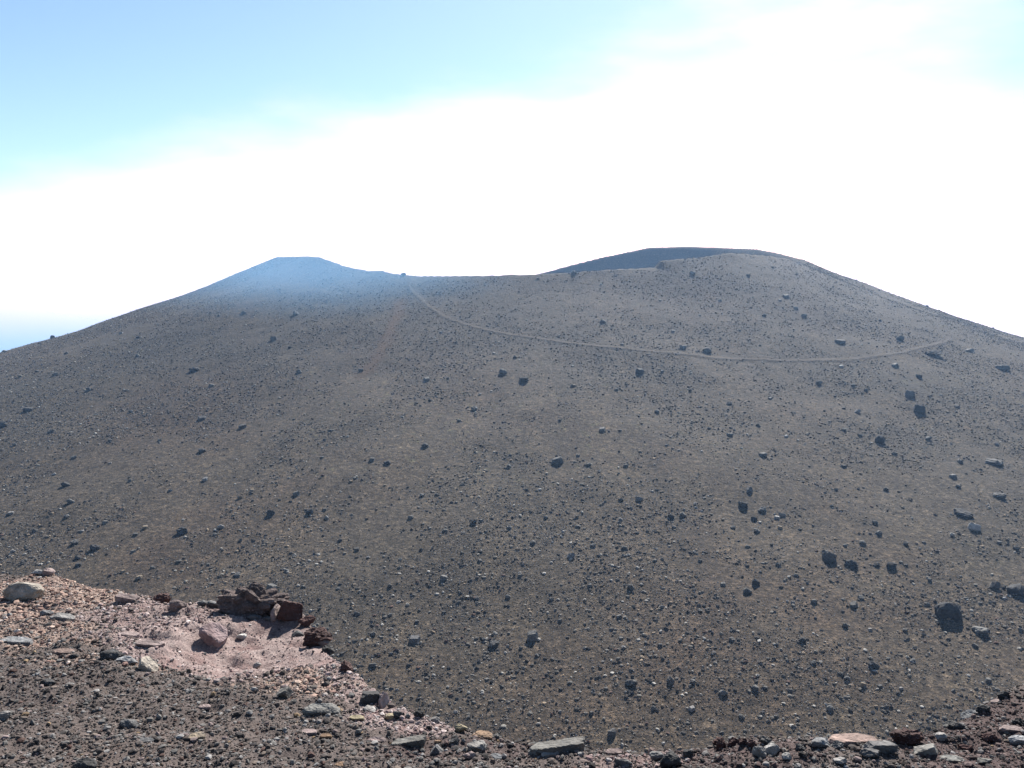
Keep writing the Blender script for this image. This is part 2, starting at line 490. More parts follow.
PATH_PTS = [(404, 276.5), (408, 284), (416, 295), (430, 307), (445, 317), (458, 323), (480, 328.5), (520, 336), (560, 342), (600, 346.5), (650, 351), (700, 356), (750, 359.5), (800, 361), (850, 359.5), (885, 355.5), (910, 350), (930, 345.5), (945, 341), (960, 337)]
ribbon('path', PATH_PTS, 1.3, mat_path('trodden_tephra', (.060, .050, .041), (.084, .071, .058), .85), 'thin trodden footpath curving across the cone below the crater', taper=True)
ribbon('path', [(403, 292), (398, 312), (391, 330), (386, 345), (376, 358), (366, 372), (352, 386)], 2.6, mat_path('reddish_worn_tephra', (.075, .050, .036), (.095, .066, .048), .6), 'faint reddish trail running straight down from the saddle', taper=True)


# ------------------------------------------------------------------ gravel (nobody could count it)
def pebbles(base_sub, xy, size, zfn, cols, flat=.7, sink=.15):
    n = len(xy)
    if base_sub == 0:
        V0 = np.array([(1, 0, 0), (-1, 0, 0), (0, 1, 0), (0, -1, 0), (0, 0, 1), (0, 0, -1)], float)
        F0 = np.array([(0, 2, 4), (2, 1, 4), (1, 3, 4), (3, 0, 4), (2, 0, 5), (1, 2, 5), (3, 1, 5), (0, 3, 5)])
    else:
        V0, F0 = ico(base_sub)
    k = len(V0)
    J = 1 + (RNG.uniform(-.35, .3, (n, k, 1)) if base_sub == 0 else RNG.uniform(-.30, .16, (n, k, 1)))
    S = RNG.uniform(.6, 1.25, (n, 1, 3)); S[:, :, 2] *= flat
    P = V0[None] * J
    q = RNG.normal(size=(n, 4)); q /= np.linalg.norm(q, axis=1)[:, None]
    w, x, y, z = q.T
    Rm = np.stack([1 - 2 * (y * y + z * z), 2 * (x * y - z * w), 2 * (x * z + y * w), 2 * (x * y + z * w), 1 - 2 * (x * x + z * z), 2 * (y * z - x * w), 2 * (x * z - y * w), 2 * (y * z + x * w), 1 - 2 * (x * x + y * y)], 1).reshape(n, 3, 3)
    P = np.einsum('nij,nkj->nki', Rm, P) * S
    a = RNG.uniform(0, 6.283, n); ca, sa = np.cos(a)[:, None], np.sin(a)[:, None]
    P = np.stack([P[..., 0] * ca - P[..., 1] * sa, P[..., 0] * sa + P[..., 1] * ca, P[..., 2]], 2)
    P = P * size[:, None, None]
    Z = zfn(xy[:, 0], xy[:, 1]) + size * sink
    P += np.stack([xy[:, 0], xy[:, 1], Z], 1)[:, None, :]
    Fa = (F0[None] + (np.arange(n) * k)[:, None, None]).reshape(-1, 3)
    return P.reshape(-1, 3), Fa, np.repeat(cols, k, 0)


def gravel(name, xy, size, zfn, cols, mat, flat, sink, cut):
    big = size > cut
    A = pebbles(0, xy[~big], size[~big], zfn, cols[~big], flat, sink)
    B = pebbles(1, xy[big], size[big], zfn, cols[big], flat, sink)
    me = mesh_from_arrays(name, np.concatenate([A[0], B[0]]), np.concatenate([A[1], B[1] + len(A[0])]))
    color_attr(me, 'Col', np.concatenate([A[2], B[2]]))
    return link(name, me, mat)


def pick(pal, p, n):
    pal = np.array(pal, float); i = RNG.choice(len(pal), n, p=np.array(p) / sum(p))
    return pal[i] * RNG.uniform(.7, 1.35, (n, 1))


DARK, GREY, PALE, TAN, RED = (.030, .030, .032), (.07, .069, .068), (.20, .195, .185), (.16, .125, .09), (.07, .043, .036)
# on the cone
n = 520000
u = RNG.uniform(0, 1, n); yy = 74 + (300 - 74) * u ** .85; xx = RNG.uniform(-1, 1, n) * (.64 * yy)
dens = .36 + 1.3 * fbm(xx / 16, yy / 16, 77, 4, .6) + 1.0 * fbm(xx / 3, yy / 3, 79, 3, .6)
keep = RNG.uniform(0, 1, n) < np.clip(dens + .22, .07, 1)
m2 = 16000; X2, Y2 = RNG.uniform(5, 125, m2), RNG.uniform(310, 435, m2)
xx, yy = np.concatenate([xx[keep], X2]), np.concatenate([yy[keep], Y2]); n = len(xx)
sz = np.clip(.062 * (1 - RNG.uniform(0, 1, n)) ** (-1 / 2.75), 0, .26)
cols = pick([(.022, .021, .022), (.044, .040, .037), (.115, .106, .093), (.27, .255, .23), (.20, .155, .11), (.08, .05, .04)], [.22, .22, .32, .12, .07, .05], n)
o = gravel('slope_gravel', np.stack([xx, yy], 1), sz, cone_z, cols, mat_gravel('slope_gravel'), .75, .1, .17)
tag(o, 'small stones and grit strewn thickly over the cone', 'gravel', kind='stuff')

# on the ridge
n = 440000
yy = 2.9 + (10.6 - 2.9) * RNG.uniform(0, 1, n) ** 1.15; xx = RNG.uniform(-1, 1, n) * (.66 * yy + 2.3)
t = xx / yy; ye = np.interp(t, EDGE_T, EDGE_Y); keep = yy < ye + 1.6
xx, yy = xx[keep], yy[keep]; n = len(xx)
pk, orr, rd = zones(xx, yy)
q = ((xx - HOL[0]) / .75) ** 2 + ((yy - HOL[1]) / .68) ** 2
keep = RNG.uniform(0, 1, n) < np.where(q < 1, .7, 1.0); xx, yy, pk, orr, rd = xx[keep], yy[keep], pk[keep], orr[keep], rd[keep]; n = len(xx)
sz = np.clip(.0039 * (1 - RNG.uniform(0, 1, n)) ** (-1 / 2.55), 0, .019) * (1 + .4 * orr) * np.where(((xx - HOL[0]) / .75) ** 2 + ((yy - HOL[1]) / .68) ** 2 < 1, .62, 1.0)
cols = pick([(.036, .032, .031), (.060, .049, .044), (.080, .068, .062), (.11, .104, .098), (.18, .172, .165), (.13, .105, .088), RED, (.16, .125, .118), (.2, .14, .085)], [.16, .20, .24, .16, .10, .05, .06, .06, .006], n)
co = pick([(.26, .18, .145), (.33, .25, .205), (.19, .12, .10), (.10, .07, .062), (.35, .30, .27), (.12, .115, .11)], [.30, .20, .22, .15, .06, .07], n)
cp = pick([(.25, .19, .178), (.31, .255, .24), (.17, .115, .11), (.10, .075, .072), (.38, .34, .32)], [.38, .25, .2, .1, .07], n)
cr = pick([(.042, .030, .029), (.068, .046, .043), (.10, .075, .07), (.15, .14, .135), (.025, .024, .025)], [.3, .3, .18, .1, .12], n)
r = RNG.uniform(0, 1, (n, 1))
cols = np.where(r < rd[:, None] * .8, cr, cols); cols = np.where(r < orr[:, None] * .85, co, cols); cols = np.where(r < pk[:, None] * .9, cp, cols)
o = gravel('ridge_gravel', np.stack([xx, yy], 1), sz, ridge_z, cols, mat_gravel('ridge_gravel'), .7, .2, .0062)
tag(o, 'loose mixed gravel covering the near ridge', 'gravel', kind='stuff')

# ------------------------------------------------------------------ rocks on the cone
# px, py, width, height in the photograph, tone, shape (a/b/r/s/l: block, box, round, scoria, slab)[, short name, label]
MARKS = [
 (948, 610, 29, 21, 'd', 'c', 'the biggest black boulder', 'biggest black boulder on the cone, rough and upright, low on its right flank'),
 (981, 630, 17, 7, 'd', 's', 'the low black lump', 'long low black lump at the right foot of the biggest black boulder'),
 (1016, 589, 17, 13, 'd', 'a', 'the wedge at the right margin', 'dark wedge-shaped boulder at the right margin above the biggest black boulder'),
 (829, 555, 16, 12, 'd', 's', 'the jagged black block', 'jagged black block at mid height on the right flank, above a low black hump'),
 (851, 563, 14, 9, 'd', 's', 'the low black hump', 'low black hump just below and right of the jagged black block'),
 (891, 565, 11, 9, 'd', 'r', 'the round black lump', 'round black lump right of the low black hump, first of a short row'),
 (557, 460, 13, 9, 'd', 'l', 'the flat-topped slab rock', 'dark flat-topped slab rock alone near the middle of the cone'),
 (919, 408, 12, 10, 'd', 'b', 'the square dark block', 'square dark block with sunlit cap, high on the right flank under the footpath'),
 (910, 393, 10, 7, 'g', 'b', 'the pale-capped rock', 'grey pale-capped rock just above the square dark block on the right flank'),
 (880, 439, 11, 11, 'd', 'r', 'the round black boulder', 'round black boulder below and left of the square dark block'),
 (707, 350, 10, 8, 'd', 'r', 'the round boulder on the footpath', 'round dark boulder sitting at the upper edge of the footpath'),
 (683, 347, 8, 6, 'g', 'a', 'the grey rock on the footpath', 'grey angular rock at the upper edge of the footpath, left of a round boulder'),
 (603, 321, 8, 6, 'd', 's', 'the lone rock above the footpath', 'lone dark rock above the footpath, below the left end of the crater wall'),
 (640, 371, 9, 8, 'd', 'b', 'the squat rock under the footpath', 'squat dark rock under the footpath and left of its round boulder'),
 (503, 371, 10, 8, 'd', 'r', 'the dark knob under the footpath', 'dark knob of rock under the left stretch of the footpath'),
 (524, 379, 12, 7, 'd', 's', 'the dark clump under the footpath', 'dark ragged clump just right of the dark knob under the footpath'),
 (934, 353, 18, 7, 'd', 's', 'the long pile by the path end', 'long low dark pile of lava by the right end of the footpath'),
 (900, 338, 8, 7, 'd', 'r', 'the small boulder above the path end', 'small rounded dark boulder above the right end of the footpath'),
 (840, 341, 12, 5, 'd', 'l', 'the flat slab above the footpath', 'flat dark slab of lava above the right half of the footpath'),
 (1002, 367, 13, 6, 'd', 'b', 'the flat block at the right margin', 'flat dark block near the right margin, level with the footpath'),
 (969, 350, 9, 5, 'p', 'a', 'the pale heap past the path end', 'pale low heap of rock just past the right end of the footpath'),
 (841, 366, 5, 3, 'w', 'l', 'the white flake under the footpath', 'tiny white flake of rock just under the right half of the footpath'),
 (52, 333, 5, 5, 'd', 'a', 'the skyline rock', 'small dark rock sticking up on the left skyline of the cone'),
 (403.5, 274, 6, 4, 'd', 's', 'the knob on the saddle', 'small dark knob on the saddle where the footpath starts'),
 (693, 273, 7, 5, 'p', 'a', 'the pale rock below the crater notch', 'pale rock below the crater rim, right of the notch'),
 (194, 369, 11, 6, 'd', 's', 'the dark rock under the left summit', 'dark flattish rock on the left flank below the left summit'),
 (271, 512, 9, 8, 'd', 'a', 'the rock with a pale tip', 'dark rock with a pale tip on the lower left flank'),
 (182, 530, 11, 8, 'd', 's', 'the ragged dark rock', 'ragged dark rock on the lower left flank, above the pink shoulder'),
 (95, 547, 11, 7, 'd', 's', 'the dark clump above the pink shoulder', 'dark clump of lava close above the pink gravel shoulder'),
 (66, 484, 10, 6, 'd', 'a', 'the upper of two left-margin rocks', 'upper of two like dark rocks near the left margin'),
 (71, 501, 9, 6, 'd', 'a', 'the lower of two left-margin rocks', 'lower of two like dark rocks near the left margin'),
 (387, 462, 9, 6, 'd', 'a', 'the slanting dark rock', 'slanting dark rock on the cone straight below the reddish trail'),
 (425, 445, 8, 6, 'd', 'r', 'the compact dark rock', 'compact dark rock right of and above the slanting dark rock'),
 (475, 408, 9, 6, 'd', 's', 'the mid-slope dark rock', 'dark rock on the mid slope below the dark knob under the footpath'),
 (310, 511, 9, 7, 'd', 'r', 'the dark rock beside a white stone', 'rounded dark rock with a white stone just below and right of it'),
 (473, 522, 8, 7, 'd', 'a', 'the pointed rock', 'pointed dark rock with a pale edge near the middle of the cone'),
 (743, 504, 11, 8, 'd', 's', 'the clump of the rock litter', 'black clump at the left of a litter of pale and dark rocks'),
 (749.5, 489, 7, 8, 'g', 'a', 'the grey spike', 'grey spike of rock standing at the top of the rock litter'),
 (782, 514, 8, 4, 'p', 'l', 'the pale sliver', 'pale sliver of rock at the right of the rock litter'),
 (671, 516, 8, 6, 'd', 'a', 'the left rock of a dark pair', 'left rock of a dark pair, left of the rock litter'),
 (763, 454, 9, 5, 'd', 'l', 'the flat dark rock', 'flat dark rock above the rock litter'),
 (570.5, 555, 10, 7, 'p', 'a', 'the pale-topped stone', 'pale-topped stone low in the middle of the cone'),
 (532.5, 635, 12, 13, 'd', 'b', 'the black block of the lower slope', 'black upright block on the lower slope, in the middle of the picture'),
 (493, 644, 12, 7, 'd', 's', 'the dark heap left of the black block', 'dark heap of lava left of the black upright block on the lower slope'),
 (414, 639, 12, 9, 'g', 'b', 'the tilted grey block', 'tilted grey block with dark underside, right of the dark lava outcrop'),
 (272, 587, 10, 9, 'd', 'b', 'the black rock behind the outcrop', 'black rock on the cone right behind the dark lava outcrop'),
 (631, 682, 13, 7, 'd', 's', 'the long dark rock near the bottom', 'long dark rock near the bottom of the cone'),
 (671, 679, 9, 9, 'd', 'a', 'the dark rock right of the long one', 'dark rock right of the long dark rock near the bottom'),
 (612, 732, 9, 9, 'g', 'r', 'the rounded grey rock at the bottom', 'rounded grey rock at the bottom of the cone just over the ridge edge'),
 (873.5, 664, 11, 9, 'd', 'a', 'the leaning dark rock', 'leaning dark rock below and left of the biggest black boulder'),
 (974, 526, 12, 8, 'w', 'l', 'the white-topped slab', 'white-topped slab high above the biggest black boulder'),
 (995.5, 462, 19, 7, 'd', 's', 'the broad dark rise', 'broad dark rise of rock close to the right margin'),
 (963, 513, 18, 6, 'd', 's', 'the dark hollow', 'low dark lump standing for a shaded hollow just above the white-topped slab'),  # dark lump added to stand for the shade of a hollow
 (747, 590, 11, 7, 'd', 'a', 'the left rock of a slanting pair', 'left and lower rock of a slanting dark pair right of centre'),
 (756, 581, 9, 9, 'd', 'a', 'the right rock of a slanting pair', 'right and upper rock of a slanting dark pair right of centre'),
 (803, 640, 8, 7, 'd', 'r', 'the round dark stone', 'round dark stone on the lower right slope, left of the biggest black boulder'),
 (999, 495.5, 13, 6, 'd', 's', 'the ragged rock at the right margin', 'ragged dark rock near the right margin above the white-topped slab'),
 (242.5, 426, 9, 6, 'd', 's', 'the left-flank dark rock', 'dark rock on the left flank, right one of a level pair'),
 (202, 418, 9, 5, 'd', 'l', 'the left-flank flat rock', 'flat dark rock on the left flank, left one of a level pair'),
 (202, 450, 9, 6, 'd', 'r', 'the left-flank round rock', 'rounded dark rock below the level pair on the left flank'),
 (29, 409, 10, 5, 'd', 'l', 'the long rock near the left skyline', 'long low dark rock near the left margin below the skyline'),
 (4.5, 424, 9, 7, 'd', 'a', 'the rock on the left margin', 'dark peaked rock cut by the left margin of the picture'),
 (723, 692, 10, 7, 'd', 'r', 'the dark rock by the red stones', 'dark rock at the cone foot just above the red ridge stones'),
 (830, 708, 8, 7, 'd', 'r', 'the round stone at the cone foot', 'round dark stone at the cone foot above the pink slab'),
]
MORE = """d:40,343,4;5,349,6;296,313,8;274,338,8;244,312,7;290,347,5;299,371,8;138,337,6;138,355,6;37,371,5;66,353,5;55,374,6;89,389,7;212,385,7;20,376,5;219,315,4;
515,357,6;427,379,8;361,370,7;622,344,5;491,333,4;574,272,8;616,389,6;662,371,5;573,385,7;919,376,7;895,365,8;856,280,3;786,296,8;748,275,6;796,274,5;773,267,4;804,315,8;764,315,6;819,382,8;853,385,5;866,390,5;879,290,3;927,305,4;939,309,3;993,323,3;
131,411,6;88,390,6;74,457,7;51,431,7;136,534,7;75,542,9;78,557,8;79,564,7;215,534,6;237,574,8;152,567,5;179,561,7;287,570,6;296,493,8;23,563,6;67,516,7;105,522,6;133,551,5;
459,420,6;322,457,5;509,466,7;462,484,6;481,520,5;509,527,7;325,509,6;357,549,7;421,549,5;411,517,8;533,542,9;437,494,6;422,495,7;445,530,7;372,459,7;
578,455,6;657,411,7;729,403,8;758,425,6;770,398,5;709,428,5;626,465,7;589,464,7;754,518,8;757,530,9;683,514,9;674,527,6;733,527,7;621,499,7;621,519,7;593,545,8;578,526,7;624,547,9;762,509,10;546,517,6;748,546,7;730,434,8;
860,435,6;928,438,8;957,406,7;844,408,5;844,429,7;894,453,8;879,532,9;906,543,7;924,542,5;1016,548,7;844,466,7;953,476,8;958,486,6;862,542,9;875,522,7;800,529,5;832,506,5;836,489,6;886,489,8;960,461,7;845,545,5;
980,603,5;876,564,9;901,562,5;906,565,5;847,678,8;842,674,6;880,686,6;888,658,5;861,597,8;927,604,7;854,604,11;975,645,7;994,602,5;845,625,8;913,660,7;994,585,13;988,680,7;953,690,5;1021,630,6;
778,564,7;796,575,7;814,601,8;777,644,5;846,625,5;813,662,8;755,687,9;765,687,6;742,716,8;776,716,5;839,673,5;864,683,5;723,584,7;
485,639,8;476,638,6;458,602,6;508,596,7;551,599,7;477,598,6;619,616,7;631,586,9;693,681,8;570,682,6;654,708,7;591,713,6;606,688,6;621,638,6;457,698,5;487,679,5;502,686,5;537,655,6;521,648,5;660,645,6;732,639,8;
373,633,8;444,577,9;373,664,10;357,613,8;390,614,6;238,575,6;417,621,6;391,653,6;338,588,5;303,586,5;365,655,5;399,567,5;427,663,5;444,612,6;560,620,6;700,610,6;680,640,6;790,690,6;700,560,6;655,560,6;520,575,6;590,585,6;905,630,6;930,580,6;330,430,5;560,420,5;620,430,5;690,390,5;430,400,5;160,440,6;110,440,6;170,490,6;130,480,5;35,530,6;240,540,6;340,540,6;390,585,7;480,560,6
p:121,333,5;280,289,3;441,332,4;456,342,4;448,378,4;460,312,3;538,278,4;673,331,5;494,353,4;796,308,6;205,479,7;110,463,4;54,474,5;82,531,5;13,551,6;15,444,5;11,513,7;221,526,8;368,557,5;480,394,4;422,534,4;602,429,8;639,498,9;857,411,8;997,444,5;870,629,5;662,606,5;692,708,8;624,647,7;560,711,5;593,667,4;793,602,5;901,688,5;780,300,4;840,320,4;720,300,5;740,330,4;760,345,4;700,315,4;660,300,4;880,320,4
w:327,517,6;540,489,5;695,503,4;696,507,4;760,522,4;777,517,7;786,436,5;999,542,6;952,534,6;1004,598,5;601,284,3
t:145,527,6;240,497,6;252,490,5;139,577,7;123,571,5;351,481,5;577,516,5;780,527,6;863,684,7;450,595,5;646,663,5;585,600,5
r:323,475,5;500,590,4;110,575,4;446,641,5;890,380,4"""
TONE = {'d': 'dark', 'g': 'grey', 'p': 'pale grey', 'w': 'whitish', 't': 'tan', 'r': 'reddish'}
SHAPES = {'a': 'block', 'b': 'box', 'r': 'round', 's': 'scoria', 'l': 'slab', 'c': 'crag'}
GROUP_CONE = 'rocks scattered over the cone'


def put_rock(px, py, w, h, tone, shape, label, rg, dim=False):
    g = march(cone_z, px, py + h * .35, 60, 480)
    k = 0
    while g is None and k < 12:
        k += 1; g = march(cone_z, px, py + h * .35 + k, 60, 480)
    if g is None: return None
    dist = g.length
    W = w * dist / FPX; H = h * dist / FPX * 1.05
    me = LIB[SHAPES[shape]][rg.randrange(6)]
    o = bpy.data.objects.new('rock', me); COL.objects.link(o)
    o.scale = (W / 2, W / 2 * rg.uniform(.7, 1.0), H / 2)
    o.rotation_euler = (rg.uniform(-.2, .2), rg.uniform(-.2, .2), rg.choice((0, math.pi)) + rg.uniform(-.5, .5))
    o.location = (g.x, g.y, g.z + H * .20)
    set_mat(o, ROCK['h' if tone == 'd' and rg.random() < (.85 if dim else .45) else tone])
    return tag(o, label, 'rock', GROUP_CONE)


rg = random.Random(5)
for px, py, w, h, tone, sh, ref, label in MARKS:
    put_rock(px, py, w * .88, h * .85, tone, sh, label, rg)

used = set()
for line in MORE.replace(';\n', ';').split('\n'):
    tone, rest = line.split(':')
    for it in rest.split(';'):
        if not it.strip(): continue
        px, py, w = map(float, it.split(','))
        near = sorted(MARKS, key=lambda m: math.hypot(m[0] - px, (m[1] - py) * 1.2))
        size = 'tiny' if w < 5 else 'small' if w < 7 else 'mid-sized' if w < 9 else 'large'
        lab = None
        for m in near[:8]:
            dx, dy = px - m[0], py - m[1]
            dd = math.hypot(dx, dy)
            v = 'below' if dy > 0 else 'above'; hz = 'right' if dx > 0 else 'left'
            if abs(dx) > 2.4 * abs(dy): where = hz + ' of'
            elif abs(dy) > 2.4 * abs(dx): where = v
            else: where = v + ' and ' + hz + ' of'
            far = 'close' if dd < 22 else 'a little' if dd < 45 else 'well'
            ref = m[6].replace('the ', '', 1)
            cand = f"{size} {TONE[tone]} rock {far} {where} the {ref}"
            if cand not in used and len(cand.replace('-', ' ').split()) <= 18 and len(cand.split()) <= 16:
                lab = cand; break
        if lab is None: continue
        used.add(lab)
        sh = rg.choice('aacbrsc') if tone in 'dr' else rg.choice('aabl')
        put_rock(px, py, w * .78, w * rg.uniform(.42, .62), tone, sh, lab, rg, True)

